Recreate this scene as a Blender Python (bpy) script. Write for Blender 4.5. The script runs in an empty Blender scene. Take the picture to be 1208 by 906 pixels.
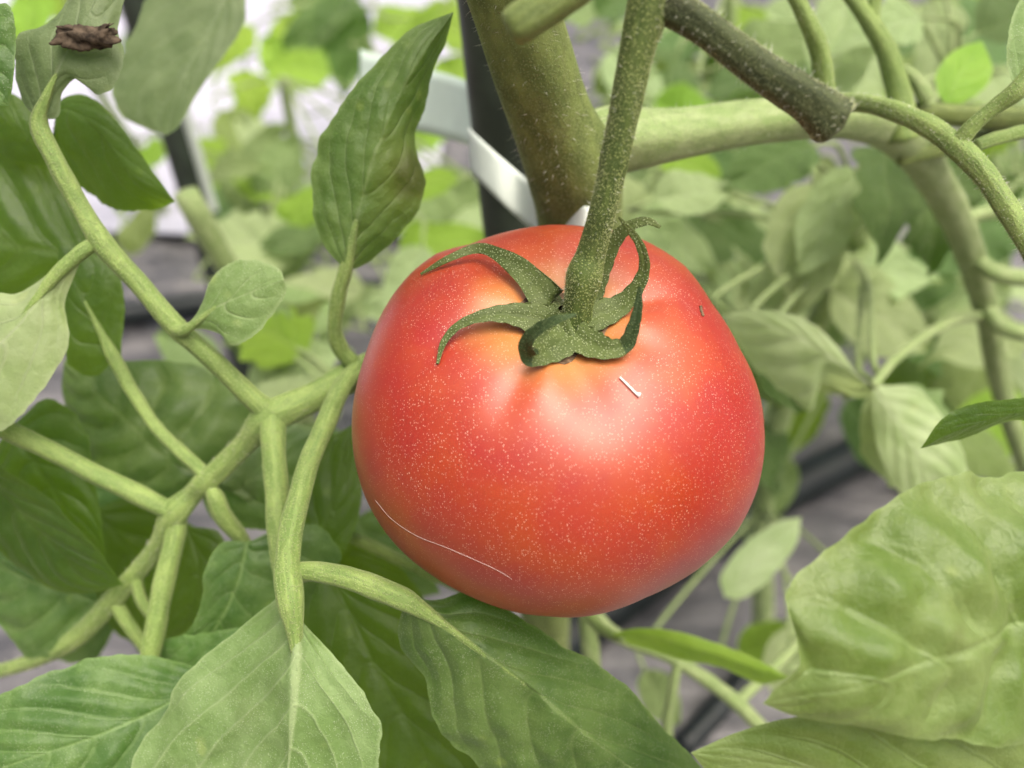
import bpy, math, random
import numpy as np
from mathutils import Vector, Matrix, noise
from mathutils.bvhtree import BVHTree

random.seed(7); RNG = np.random.default_rng(7)
SC = bpy.context.scene
COL = SC.collection

# ------------------------------------------------------------------ camera
PW, PH, FPX = 1208.0, 906.0, 948.0          # photograph size and focal length in its pixels
PITCH = math.radians(40)
CAM = Vector((0, 0, 0.60))
FWD = Vector((0, math.cos(PITCH), -math.sin(PITCH)))
RGT = Vector((1, 0, 0))
UPV = Vector((0, math.sin(PITCH), math.cos(PITCH)))
cd = bpy.data.cameras.new('camera'); cam = bpy.data.objects.new('camera', cd); COL.objects.link(cam)
cam.location = CAM; cam.rotation_euler = (math.pi / 2 - PITCH, 0, 0)
cd.sensor_width = 36; cd.lens = FPX / PW * 36; cd.clip_start = 0.005; cd.clip_end = 500
cd.dof.use_dof = True; cd.dof.focus_distance = 0.141; cd.dof.aperture_fstop = 10.5
SC.camera = cam

# ------------------------------------------------------------------ light
SUN_EL, SUN_AZ = math.radians(71), math.radians(125)     # azimuth from +Y, clockwise
wd = bpy.data.worlds.new('World'); SC.world = wd; wd.use_nodes = True
nt = wd.node_tree; nt.nodes.clear()
sky = nt.nodes.new('ShaderNodeTexSky'); sky.sky_type = 'NISHITA'; sky.sun_disc = False
sky.sun_elevation = SUN_EL; sky.sun_rotation = SUN_AZ
sky.air_density = 0.7; sky.dust_density = 9.0; sky.ozone_density = 0.0
bg = nt.nodes.new('ShaderNodeBackground'); bg.inputs['Strength'].default_value = 0.065
wo = nt.nodes.new('ShaderNodeOutputWorld')
nt.links.new(sky.outputs[0], bg.inputs['Color']); nt.links.new(bg.outputs[0], wo.inputs['Surface'])
sd = bpy.data.lights.new('sun', 'SUN'); sd.energy = 1.5; sd.angle = math.radians(58); sd.color = (1.0, 0.95, 0.86)
sun = bpy.data.objects.new('sun', sd); COL.objects.link(sun)
sdir = Vector((math.sin(SUN_AZ) * math.cos(SUN_EL), math.cos(SUN_AZ) * math.cos(SUN_EL), math.sin(SUN_EL)))
sun.rotation_euler = sdir.to_track_quat('Z', 'Y').to_euler()
vs = SC.view_settings; vs.view_transform = 'Standard'; vs.look = 'None'; vs.gamma = 1; vs.use_curve_mapping = False
vs.exposure = 1.52
SC.cycles.use_denoising = True; SC.cycles.use_adaptive_sampling = True; SC.cycles.adaptive_threshold = 0.02
SC.cycles.max_bounces = 7; SC.cycles.transmission_bounces = 6; SC.cycles.diffuse_bounces = 4


def P(x, y, d):
    """world point seen at photograph pixel (x, y), d metres along the view axis"""
    return CAM + FWD * d + RGT * ((x - PW / 2) / FPX * d) - UPV * ((y - PH / 2) / FPX * d)


# ------------------------------------------------------------------ helpers: objects
def tag(o, label=None, cat=None, group=None, kind=None):
    for k, v in (('label', label), ('category', cat), ('group', group), ('kind', kind)):
        if v: o[k] = v
    return o

def empty(name, loc):
    o = bpy.data.objects.new(name, None); COL.objects.link(o); o.location = loc; o.empty_display_size = 0.01
    return o

def link(name, me, parent=None):
    o = bpy.data.objects.new(name, me); COL.objects.link(o)
    if parent is not None:
        o.parent = parent
        o.matrix_parent_inverse = world_of(parent).inverted()
    return o

def world_of(o):
    m = o.matrix_basis.copy()
    if o.parent is not None: m = world_of(o.parent) @ o.matrix_parent_inverse @ m
    return m

def mesh(name, v, f, mat, smooth=True, attrs=None):
    me = bpy.data.meshes.new(name)
    v = np.asarray(v, dtype=np.float32).reshape(-1, 3)
    f = [tuple(q) for q in f] if not isinstance(f, np.ndarray) else f
    if isinstance(f, np.ndarray):
        n, k = f.shape
        me.vertices.add(len(v)); me.vertices.foreach_set('co', v.ravel())
        me.loops.add(n * k); me.loops.foreach_set('vertex_index', f.astype(np.int32).ravel())
        me.polygons.add(n); me.polygons.foreach_set('loop_start', np.arange(0, n * k, k, dtype=np.int32))
        me.polygons.foreach_set('loop_total', np.full(n, k, dtype=np.int32))
        me.update(calc_edges=True); me.validate()
    else:
        me.from_pydata(v.tolist(), [], f)
    if smooth: me.polygons.foreach_set('use_smooth', np.ones(len(me.polygons), dtype=bool))
    for nm, arr in (attrs or {}).items():
        a = me.attributes.new(nm, 'FLOAT_VECTOR', 'POINT'); a.data.foreach_set('vector', np.asarray(arr, dtype=np.float32).ravel())
    me.materials.append(mat)
    return me

def grid_faces(nu, nv, wrap=False):
    i = np.arange(nu - 1)[:, None]; j = np.arange(nv if wrap else nv - 1)[None, :]
    j2 = (j + 1) % nv
    a = i * nv + j; b = i * nv + j2; c = (i + 1) * nv + j2; d = (i + 1) * nv + j
    return np.stack([a, b, c, d], -1).reshape(-1, 4)

def curve(pts, n):
    """centripetal-like Catmull-Rom through rows of pts (any number of columns), n samples even in chord length"""
    p = np.asarray(pts, dtype=float)
    if len(p) == 2: return p[0] + (p[1] - p[0]) * np.linspace(0, 1, n)[:, None]
    seg = np.maximum(np.linalg.norm(np.diff(p[:, :3], axis=0), axis=1), 1e-9)
    t = np.concatenate([[0], np.cumsum(seg)]); t /= t[-1]
    m = np.zeros_like(p)
    m[1:-1] = (p[2:] - p[:-2]) / (t[2:] - t[:-2])[:, None]
    m[0] = (p[1] - p[0]) / (t[1] - t[0]); m[-1] = (p[-1] - p[-2]) / (t[-1] - t[-2])
    # keep tangents at corners from overshooting
    q = np.linspace(0, 1, n); k = np.clip(np.searchsorted(t, q, side='right') - 1, 0, len(p) - 2)
    h = (t[k + 1] - t[k])[:, None]; s = ((q - t[k])[:, None]) / h
    return ((2*s**3 - 3*s**2 + 1) * p[k] + (s**3 - 2*s**2 + s) * h * m[k] + (-2*s**3 + 3*s**2) * p[k+1] + (s**3 - s**2) * h * m[k+1])

def frames(c):
    t = np.gradient(c, axis=0); t /= np.linalg.norm(t, axis=1)[:, None] + 1e-12
    ref = np.array([0.3, -0.8, 0.5]); a = np.cross(t[0], ref); a /= np.linalg.norm(a) + 1e-12
    A = [a]
    for i in range(1, len(c)):
        a = A[-1] - t[i] * np.dot(A[-1], t[i]); a /= np.linalg.norm(a) + 1e-12; A.append(a)
    A = np.array(A); return t, A, np.cross(t, A)

def nz(p, sc, seed=0.0):
    return noise.noise(Vector((p[0] * sc + seed, p[1] * sc - seed * 1.7, p[2] * sc + seed * 0.3)))

TUBE_AT = [None]
def tube(pts, n=60, sides=20, groove=0.05, lump=0.05, close=True, seed=None):
    """pts: rows (Vector, radius). returns verts, faces, (centres, radii, frames) for hairs"""
    seed = random.random() * 50 if seed is None else seed
    c = curve([(*p, r) for p, r in pts], n); ctr, rad = c[:, :3], np.maximum(c[:, 3], 1e-5)
    t, A, B = frames(ctr)
    th = np.linspace(0, 2 * math.pi, sides, endpoint=False)
    g = 1 + groove * (0.6 * np.cos(5 * th + seed) + 0.4 * np.cos(3 * th + seed * 2))
    lm = np.array([[1 + lump * nz((ctr[i] + A[i] * rad[i] * math.cos(a) + B[i] * rad[i] * math.sin(a)), 0.35 / max(rad.mean(), 1e-4), seed)
                    for a in th] for i in range(n)]) if lump > 0 else 1.0
    R = rad[:, None] * g[None, :] * lm
    v = ctr[:, None, :] + A[:, None, :] * (R * np.cos(th))[..., None] + B[:, None, :] * (R * np.sin(th))[..., None]
    f = [tuple(q) for q in grid_faces(n, sides, True)]
    v = list(v.reshape(-1, 3))
    if close:
        for k, base in ((0, 0), (n - 1, (n - 1) * sides)):
            v.append(ctr[k] + t[k] * rad[k] * (0.25 if k else -0.25)); ci = len(v) - 1
            for j in range(sides):
                a, b = base + j, base + (j + 1) % sides
                f.append((a, b, ci) if k else (b, a, ci))
    ln = np.concatenate([[0], np.cumsum(np.linalg.norm(np.diff(ctr, axis=0), axis=1))])
    at = np.stack(np.broadcast_arrays(np.cos(th)[None, :], np.sin(th)[None, :], ln[:, None] * 60 + seed), -1).reshape(-1, 3)
    if close: at = np.concatenate([at, [[0, 0, seed], [0, 0, ln[-1] * 60 + seed]]])
    TUBE_AT[0] = {'tube': at}
    return np.array(v), f, (ctr, rad, A, B, t)

def hair_mesh(name, info, count, length, radius, mat, spread=0.5, lo=0.0, hi=1.0, up=0.0):
    ctr, rad, A, B, t = info
    n = len(ctr)
    x = RNG.uniform(lo, hi, count) * (n - 1); i = np.clip(x.astype(int), 0, n - 2); fr = (x - i)[:, None]
    c = ctr[i] * (1 - fr) + ctr[i + 1] * fr; r = (rad[i] * (1 - fr[:, 0]) + rad[i + 1] * fr[:, 0])
    th = RNG.uniform(0, 2 * math.pi, count)[:, None]
    d = A[i] * np.cos(th) + B[i] * np.sin(th)
    base = c + d * (r * 0.97)[:, None]
    dd = d + RNG.normal(0, spread, (count, 3)) * 0.6 + t[i] * up
    dd /= np.linalg.norm(dd, axis=1)[:, None]
    L = (length * RNG.uniform(0.45, 1.15, count))[:, None]
    s1 = np.cross(dd, RNG.normal(0, 1, (count, 3))); s1 /= np.linalg.norm(s1, axis=1)[:, None]; s2 = np.cross(dd, s1)
    V = np.stack([base + s1 * radius, base - 0.5 * s1 * radius + 0.87 * s2 * radius, base - 0.5 * s1 * radius - 0.87 * s2 * radius,
                  base + dd * L + s1 * L * 0.12], 1)
    k = np.arange(count)[:, None] * 4
    F = np.concatenate([k + np.array([[0, 1, 3]]), k + np.array([[1, 2, 3]]), k + np.array([[2, 0, 3]])], 0)
    return mesh(name, V.reshape(-1, 3), F, mat)


# ------------------------------------------------------------------ helpers: materials
class NT:
    def __init__(self, name):
        self.m = bpy.data.materials.new(name); self.m.use_nodes = True
        self.t = self.m.node_tree; self.t.nodes.clear()
        self.out = self.t.nodes.new('ShaderNodeOutputMaterial')
    def n(self, typ, **kw):
        nd = self.t.nodes.new(typ)
        for k, v in kw.items(): setattr(nd, k, v)
        return nd
    def put(self, sock, v):
        if isinstance(v, bpy.types.NodeSocket): self.t.links.new(v, sock)
        elif isinstance(v, tuple) and len(v) == 3 and sock.type == 'RGBA': sock.default_value = (*v, 1)
        else: sock.default_value = v
    def math(self, op, a, b=0.0, c=0.0, clamp=False):
        nd = self.n('ShaderNodeMath', operation=op, use_clamp=clamp)
        for s, v in zip(nd.inputs, (a, b, c)): self.put(s, v)
        return nd.outputs[0]
    def mix(self, fac, a, b, blend='MIX'):
        nd = self.n('ShaderNodeMix', data_type='RGBA', blend_type=blend)
        self.put(nd.inputs['Factor'], fac)
        self.put([s for s in nd.inputs if s.name == 'A' and s.type == 'RGBA'][0], a)
        self.put([s for s in nd.inputs if s.name == 'B' and s.type == 'RGBA'][0], b)
        return [s for s in nd.outputs if s.type == 'RGBA'][0]
    def smooth(self, x, lo, hi, a=0.0, b=1.0):
        nd = self.n('ShaderNodeMapRange', interpolation_type='SMOOTHSTEP')
        for s, v in zip(nd.inputs, (x, lo, hi, a, b)): self.put(s, v)
        return nd.outputs[0]
    def noise(self, vec, scale, detail=3, rough=0.55, dist=0.0):
        nd = self.n('ShaderNodeTexNoise'); self.put(nd.inputs['Vector'], vec)
        nd.inputs['Scale'].default_value = scale; nd.inputs['Detail'].default_value = detail
        nd.inputs['Roughness'].default_value = rough; nd.inputs['Distortion'].default_value = dist
        return nd.outputs['Fac']
    def voro(self, vec, scale, feature='F1', out='Distance', rnd=1.0):
        nd = self.n('ShaderNodeTexVoronoi', feature=feature); self.put(nd.inputs['Vector'], vec)
        nd.inputs['Scale'].default_value = scale; nd.inputs['Randomness'].default_value = rnd
        return nd.outputs[out]
    def bump(self, h, dist, strength=1.0, normal=None):
        nd = self.n('ShaderNodeBump'); nd.inputs['Strength'].default_value = strength; nd.inputs['Distance'].default_value = dist
        self.put(nd.inputs['Height'], h)
        if normal is not None: self.put(nd.inputs['Normal'], normal)
        return nd.outputs[0]
    def bsdf(self, **kw):
        b = self.n('ShaderNodeBsdfPrincipled')
        for k, v in kw.items(): self.put(b.inputs[k.replace('_', ' ')], v)
        return b
    def done(self, shader):
        self.t.links.new(shader, self.out.inputs['Surface']); return self.m


def leaf_mat(name, base, dark, vein, trans, tfac=0.35, rough=0.5, spec=0.35, dots=0.0, spots=0.25, veins=0.6, net=0.4, blight=0.0, stain=None):
    k = NT(name)
    at = k.n('ShaderNodeAttribute', attribute_name='leaf')
    sx = k.n('ShaderNodeSeparateXYZ'); k.put(sx.inputs[0], at.outputs['Vector'])
    s, mdist, edge = sx.outputs
    oc = k.n('ShaderNodeTexCoord').outputs['Object']
    oi = k.n('ShaderNodeObjectInfo')
    warp = k.noise(oc, 90, 2)
    s2 = k.math('ADD', s, k.math('MULTIPLY', k.math('SUBTRACT', warp, 0.5), 0.35))
    f = k.math('FRACT', s2)
    lat = k.math('MINIMUM', f, k.math('SUBTRACT', 1.0, f))
    latm = k.math('MULTIPLY', k.smooth(lat, 0.0, 0.085, 1, 0), k.smooth(edge, 0.3, 5.0))
    mid = k.smooth(k.math('ABSOLUTE', mdist), 0.4, 1.25, 1, 0)
    big = k.noise(oc, 70, 3); med = k.noise(oc, 260, 4, 0.6)
    c = k.mix(k.smooth(k.math('ADD', k.math('MULTIPLY', big, 0.65), k.math('MULTIPLY', med, 0.35)), 0.36, 0.64), dark, base)
    # yellow-green freckles
    fr = k.voro(oc, 150)
    frm = k.math('MULTIPLY', k.smooth(fr, 0.10, 0.26, 1, 0), k.smooth(k.noise(oc, 110, 1), 0.52, 0.66))
    c = k.mix(k.math('MULTIPLY', frm, spots), c, tuple(min(1, x * y) for x, y in zip(vein, (1.25, 1.15, 0.7))))
    nete = k.voro(oc, 420, 'DISTANCE_TO_EDGE')
    netm = k.smooth(nete, 0.0, 0.10, 1, 0)
    c = k.mix(k.math('MULTIPLY', netm, net * 0.14), c, vein)
    c = k.mix(k.math('MULTIPLY', latm, veins * 0.75), c, vein)
    c = k.mix(k.math('MULTIPLY', mid, min(1, veins * 1.3)), c, vein)
    c = k.mix(k.math('MULTIPLY', k.smooth(edge, 0.15, 0.9, 1, 0), 0.35), c, vein)
    if blight > 0:
        bl = k.smooth(k.noise(oc, 60, 4, 0.6), 0.60, 0.74)
        c = k.mix(k.math('MULTIPLY', bl, blight), c, (0.075, 0.062, 0.02))
    if stain is not None:
        dv = k.n('ShaderNodeVectorMath', operation='DISTANCE'); k.put(dv.inputs[0], oc); dv.inputs[1].default_value = stain[0]
        ds = k.math('ADD', dv.outputs['Value'], k.math('MULTIPLY', k.math('SUBTRACT', med, 0.5), stain[1] * 0.9))
        c = k.mix(k.smooth(ds, stain[1] * 0.35, stain[1] * 2.4, 0.35, 0), c, (0.20, 0.20, 0.03))
        c = k.mix(k.smooth(ds, stain[1] * 0.45, stain[1] * 1.15, 0.80, 0), c, (0.070, 0.058, 0.022))
    dm = k.smooth(k.voro(oc, 2600), 0.12, 0.34, 1, 0)
    if dots > 0:
        keep = k.smooth(k.noise(oc, 300, 2), 0.36, 0.6)
        c = k.mix(k.math('MULTIPLY', k.math('MULTIPLY', dm, keep), dots), c, (0.62, 0.68, 0.45))
    hsv = k.n('ShaderNodeHueSaturation'); k.put(hsv.inputs['Color'], c)
    k.put(hsv.inputs['Hue'], k.math('ADD', 0.496, k.math('MULTIPLY', oi.outputs['Random'], 0.026)))
    k.put(hsv.inputs['Value'], k.math('ADD', 0.85, k.math('MULTIPLY', oi.outputs['Random'], 0.3)))
    col = hsv.outputs[0]
    h = k.math('ADD', k.math('MULTIPLY', latm, -0.5), k.math('ADD', k.math('MULTIPLY', netm, -0.10), k.math('MULTIPLY', med, 0.5)))
    h = k.math('ADD', h, k.math('MULTIPLY', dm, 0.18 + 0.3 * dots))
    h = k.math('ADD', h, k.math('MULTIPLY', k.noise(oc, 850, 3, 0.6), 0.75))
    nrm = k.bump(h, 0.00035, 0.75)
    b = k.bsdf(Base_Color=col, Roughness=k.math('ADD', rough - 0.12, k.math('MULTIPLY', med, 0.24)), Specular_IOR_Level=spec, Normal=nrm, Sheen_Weight=0.18, Sheen_Roughness=0.4, Sheen_Tint=(0.8, 0.9, 0.6))
    tr = k.n('ShaderNodeBsdfTranslucent')
    tc = k.mix(k.math('MULTIPLY', k.math('MAXIMUM', k.math('MULTIPLY', latm, 0.7), mid), 0.5), trans, tuple(x * 0.55 for x in trans))
    k.put(tr.inputs['Color'], tc); k.put(tr.inputs['Normal'], nrm)
    mx = k.n('ShaderNodeMixShader'); mx.inputs[0].default_value = tfac
    k.t.links.new(b.outputs[0], mx.inputs[1]); k.t.links.new(tr.outputs[0], mx.inputs[2])
    return k.done(mx.outputs[0])

def stem_mat(name, a, b, speck, sp=0.35, rough=0.6, brown=0.0, sheen=0.35):
    k = NT(name); oc = k.n('ShaderNodeTexCoord').outputs['Object']
    tb = k.n('ShaderNodeAttribute', attribute_name='tube').outputs['Vector']
    st = k.noise(tb, 2.6, 5, 0.6)                       # long streaks
    c = k.mix(k.smooth(k.math('ADD', k.math('MULTIPLY', st, 0.6), k.math('MULTIPLY', k.noise(oc, 130, 4, 0.6), 0.4)), 0.38, 0.62), b, a)
    c = k.mix(k.math('MULTIPLY', k.smooth(k.noise(oc, 520, 3), 0.45, 0.7), 0.35), c, tuple(x * 0.6 for x in b))
    if brown > 0:
        c = k.mix(k.math('MULTIPLY', k.smooth(k.noise(oc, 75, 4, 0.65, 0.6), 0.50, 0.68), brown), c, (0.085, 0.066, 0.030))
    dm = k.smooth(k.voro(oc, 2300), 0.16, 0.40, 1, 0)
    c = k.mix(k.math('MULTIPLY', dm, sp), c, speck)
    h = k.math('ADD', k.math('MULTIPLY', k.noise(oc, 1300, 3), 0.7), k.math('MULTIPLY', dm, 0.6))
    h = k.math('ADD', h, k.math('MULTIPLY', st, 1.2))
    bs = k.bsdf(Base_Color=c, Roughness=rough, Specular_IOR_Level=0.3, Normal=k.bump(h, 0.00030, 0.9),
                Sheen_Weight=sheen, Sheen_Roughness=0.4, Sheen_Tint=tuple(min(1, x * 1.5) for x in speck))
    return k.done(bs.outputs[0])

def plain(name, c, rough=0.5, spec=0.4, var=0.25, scale=40, bump=0.0, bscale=200):
    k = NT(name); oc = k.n('ShaderNodeTexCoord').outputs['Object']
    col = k.mix(k.smooth(k.noise(oc, scale, 4), 0.3, 0.7), tuple(x * (1 - var) for x in c), tuple(min(1, x * (1 + var)) for x in c))
    kw = dict(Base_Color=col, Roughness=rough, Specular_IOR_Level=spec)
    if bump: kw['Normal'] = k.bump(k.noise(oc, bscale, 4), bump, 0.8)
    return k.done(k.bsdf(**kw).outputs[0])

M = {}
M['leaf_pale'] = leaf_mat('leaf_underside', (0.235, 0.310, 0.125), (0.140, 0.205, 0.062), (0.38, 0.45, 0.22), (0.38, 0.58, 0.10), 0.34, 0.58, 0.32, 0.50, 0.3, 0.50, 0.35, 0.18)
M['leaf_mid'] = leaf_mat('leaf_mid_green', (0.118, 0.182, 0.048), (0.052, 0.100, 0.020), (0.22, 0.31, 0.10), (0.20, 0.46, 0.03), 0.32, 0.50, 0.45, 0.42, 0.45, 0.42, 0.35, 0.14)
M['leaf_upright'] = leaf_mat('leaf_upright', (0.120, 0.185, 0.046), (0.062, 0.116, 0.020), (0.21, 0.29, 0.10), (0.24, 0.48, 0.03), 0.34, 0.52, 0.42, 0.25, 0.5, 0.40, 0.35, 0.10, stain=(tuple(P(488, 206, 0.1710)), 0.0056))
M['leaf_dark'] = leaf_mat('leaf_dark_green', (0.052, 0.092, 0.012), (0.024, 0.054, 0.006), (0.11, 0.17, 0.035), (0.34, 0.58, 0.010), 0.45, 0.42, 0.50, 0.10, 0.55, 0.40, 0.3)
M['leaf_lime'] = leaf_mat('leaf_lime', (0.27, 0.40, 0.055), (0.18, 0.31, 0.028), (0.40, 0.52, 0.16), (0.50, 0.76, 0.07), 0.50, 0.5, 0.3, 0.0, 0.2, 0.4, 0.3)
M['leaf_grey'] = leaf_mat('leaf_grey_green', (0.165, 0.220, 0.100), (0.098, 0.145, 0.055), (0.26, 0.33, 0.17), (0.28, 0.44, 0.10), 0.34, 0.55, 0.38, 0.2, 0.2, 0.45, 0.4, 0.14)
M['leaf_old'] = leaf_mat('leaf_yellowing', (0.190, 0.240, 0.075), (0.105, 0.155, 0.026), (0.27, 0.34, 0.12), (0.32, 0.48, 0.04), 0.36, 0.46, 0.50, 0.10, 0.5, 0.40, 0.5, 0.5)
M['leaf_soft'] = leaf_mat('leaf_soft_green', (0.42, 0.505, 0.265), (0.29, 0.385, 0.155), (0.50, 0.56, 0.34), (0.62, 0.76, 0.28), 0.45, 0.48, 0.42, 0.0, 0.2, 0.5, 0.4, 0.05)  # base colour raised to stand in for the stronger light on rear leaves
M['stem_light'] = stem_mat('stem_light', (0.225, 0.310, 0.085), (0.130, 0.205, 0.048), (0.46, 0.52, 0.26), 0.42)
M['stem_main'] = stem_mat('stem_main', (0.165, 0.215, 0.055), (0.085, 0.120, 0.028), (0.36, 0.42, 0.18), 0.42, 0.65, 0.22)
M['stem_pale'] = stem_mat('stem_pale', (0.28, 0.35, 0.15), (0.18, 0.26, 0.08), (0.5, 0.54, 0.34), 0.3)
M['stalk'] = stem_mat('stalk_green', (0.080, 0.118, 0.024), (0.042, 0.070, 0.014), (0.36, 0.42, 0.14), 0.72, 0.62, 0.12)
M['stub'] = stem_mat('stub_olive', (0.060, 0.078, 0.026), (0.024, 0.034, 0.011), (0.20, 0.23, 0.10), 0.40, 0.7, 0.15)
M['sepal'] = stem_mat('sepal_green', (0.105, 0.140, 0.036), (0.048, 0.074, 0.014), (0.40, 0.46, 0.24), 0.60, 0.58, 0.06)
M['sepal_deep'] = stem_mat('sepal_deep_green', (0.040, 0.070, 0.018), (0.018, 0.036, 0.008), (0.15, 0.20, 0.07), 0.45, 0.58, 0.15)
M['hair'] = plain('hair', (0.72, 0.74, 0.58), 0.5, 0.4, 0.1)
M['fuzz'] = plain('fuzz', (0.46, 0.50, 0.25), 0.5, 0.4, 0.2)
M['pole'] = plain('pole_green', (0.026, 0.036, 0.026), 0.48, 0.4, 0.35, 60, 0.0002, 400)
M['hose'] = plain('hose_black', (0.008, 0.012, 0.012), 0.45, 0.4, 0.3, 50)
M['tape'] = plain('tape_white', (0.52, 0.58, 0.52), 0.5, 0.5, 0.06, 60)
M['mint'] = plain('tape_mint', (0.58, 0.70, 0.60), 0.45, 0.5, 0.06, 60)
M['dry'] = plain('dry_brown', (0.062, 0.047, 0.032), 0.9, 0.15, 0.7, 600, 0.0004, 900)
M['scar'] = plain('cork_scar', (0.20, 0.13, 0.075), 0.8, 0.2, 0.5, 600, 0.0003, 900)
M['cut'] = plain('cut_face', (0.30, 0.30, 0.12), 0.6, 0.3, 0.4, 300)
M['fibre'] = plain('fibre_white', (0.80, 0.72, 0.66), 0.5, 0.4, 0.08)


# ------------------------------------------------------------------ helpers: leaves
def loft_leaf(name, mid, left, right, mat, nu=84, nv=22, N=6, k=0.42, pucker=0.05, rough=0.010, rib=1.0, edgewave=0.04, serr=0.026,
              bulge=0.03, face=None, flip=1.0, ribw=0.028, seed=None):
    """blade between two margins and a midrib, all rows of 3-D points from base to tip"""
    seed = random.random() * 90 if seed is None else seed
    nw = 2 * nv + 1
    Mc = curve(mid, nu); Lc = curve([mid[0], *left, mid[-1]], nu); Rc = curve([mid[0], *right, mid[-1]], nu)
    u = np.linspace(0, 1, nu)[:, None]; v = np.linspace(-1, 1, nw)[None, :]; a = np.abs(v)
    E = np.where((v < 0)[..., None], Lc[:, None, :], Rc[:, None, :])
    wl = np.linalg.norm(Lc - Mc, axis=1)[:, None]; wr = np.linalg.norm(Rc - Mc, axis=1)[:, None]
    wid = np.where(v < 0, wl, wr); wmax = max(wl.max(), wr.max())
    teeth = (np.abs(np.sin(u * 23 + seed + 0.6 * np.sin(u * 9 + seed))) - 0.6) * 1.1 + 0.5 * np.sin(u * 57 + seed * 3) + 0.25 * np.sin(u * 131 + v)
    sc = 1 + serr * teeth * np.sin(np.pi * u) ** 0.4 * a ** 2
    p = Mc[:, None, :] + (E - Mc[:, None, :]) * (a * sc)[..., None]
    du = np.gradient(p, axis=0); dv = np.gradient(p, axis=1); n = np.cross(du, dv)
    n /= np.linalg.norm(n, axis=2)[..., None] + 1e-12
    # even out the normal near the two ends
    nm = n[nu // 5: -nu // 5].reshape(-1, 3).mean(0); nm /= np.linalg.norm(nm) + 1e-12
    end = (np.sin(np.pi * u) ** 0.5)[..., None]; n = n * end + nm * (1 - end)
    n /= np.linalg.norm(n, axis=2)[..., None] + 1e-12
    ref = np.array(CAM) - p.mean((0, 1)) if face is None else np.array(face)
    if np.dot(nm, ref) < 0: n = -n
    s = N * (u - k * a * (0.75 + 0.25 * a)) * (1 + 0.06 * np.sin(seed + 3 * u)) + 0.35 * np.tanh(v * 6) + seed
    fr = np.abs(((s % 1.0) + 1) % 1.0); lat = np.minimum(fr, 1 - fr) * 2
    env = np.clip(wid / wmax, 0, 1)
    h = pucker * wmax * flip * (lat ** 0.6 - 0.5) * np.sin(np.pi * np.clip(a, 0, 1) ** 0.8) * env
    h = h + bulge * wmax * flip * np.sin(np.pi * a) * env
    h = h + edgewave * wmax * np.sin(u * 17 + seed + 2.2 * np.sign(v)) * a ** 2.5 * env
    nn = np.array([[nz(q, 1.9 / wmax, seed) + 0.5 * nz(q, 5.0 / wmax, seed) for q in row] for row in p])
    h = h + rough * wmax * 3 * nn * env
    md = v * wid / np.maximum(ribw * wmax * (1.15 - u), 1e-6)
    h = h - rib * 0.020 * wmax * flip * np.exp(-md ** 2 * 0.6) * (1.1 - u)
    p = p + n * h[..., None]
    edge = np.minimum((1 - a) * wid, wid) * 1000 + 0 * u
    at = np.stack([s, md + 0 * u, edge], -1).reshape(-1, 3)
    return mesh(name, p.reshape(-1, 3), grid_faces(nu, nw), mat, attrs={'leaf': at})

def px(rows):
    return [P(*r) for r in rows]

def traced(name, parent, mat, mid, left, right, dl=0.0, dr=0.0, **kw):
    """a blade whose midrib and margins are measured in the photograph; margins may give their own depth"""
    m3 = px(mid); dm = [r[2] for r in mid]
    def ed(rows, off):
        o = []
        for i, r in enumerate(rows):
            if len(r) == 3: o.append(P(*r)); continue
            t = (i + 1) / (len(rows) + 1) * (len(dm) - 1); j = min(int(t), len(dm) - 2)
            o.append(P(r[0], r[1], dm[j] + (dm[j + 1] - dm[j]) * (t - j) + off))
        return o
    me = loft_leaf(name, m3, ed(left, dl), ed(right, dr), M[mat], **kw)
    return link(name, me, parent)

def stemtube(name, parent, mat, rows, n=60, sides=20, hairs=0, hl=0.0012, fuzz=0, groove=0.085, lump=0.13, close=True):
    """rows: (x, y, d, width in photograph pixels)"""
    pts = [(P(x, y, d), w * d / FPX / 2) for x, y, d, w in rows]
    v, f, info = tube(pts, n, sides, groove, lump, close)
    o = link(name, mesh(name, v, f, M[mat], attrs=TUBE_AT[0]), parent)
    if hairs: tag(link('hairs', hair_mesh('hairs', info, hairs, hl, 0.000042, M['hair']), o), kind='stuff')
    if fuzz: tag(link('fuzz', hair_mesh('fuzz', info, fuzz, 0.00030, 0.000045, M['fuzz'], 0.3), o), kind='stuff')
    return o

# ================================================================== the setting: ground
def ground_sheet(name, x0, x1, y0, y1, z, nx, ny, mat, amp, kind=True, streak=(0.8, 1.0)):
    xs = np.linspace(x0, x1, nx); ys = np.linspace(y0, y1, ny)
    v = np.zeros((nx, ny, 3))
    for i, x in enumerate(xs):
        for j, y in enumerate(ys):
            q = x * streak[0] + y * streak[1]; r = -x * streak[1] + y * streak[0]
            w = noise.noise(Vector((q * 14, r * 3.2, 1.3))) + 0.5 * noise.noise(Vector((q * 34, r * 8, 4.0)))
            rid = (1 - abs(noise.noise(Vector((q * 9 + 0.6 * w, r * 2.0, 8.1))))) ** 6
            v[i, j] = (x, y, z + amp * (0.6 * w + 1.6 * rid))
    o = link(name, mesh(name, v.reshape(-1, 3), grid_faces(nx, ny), mat))
    tag(o, kind='structure'); return o

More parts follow.
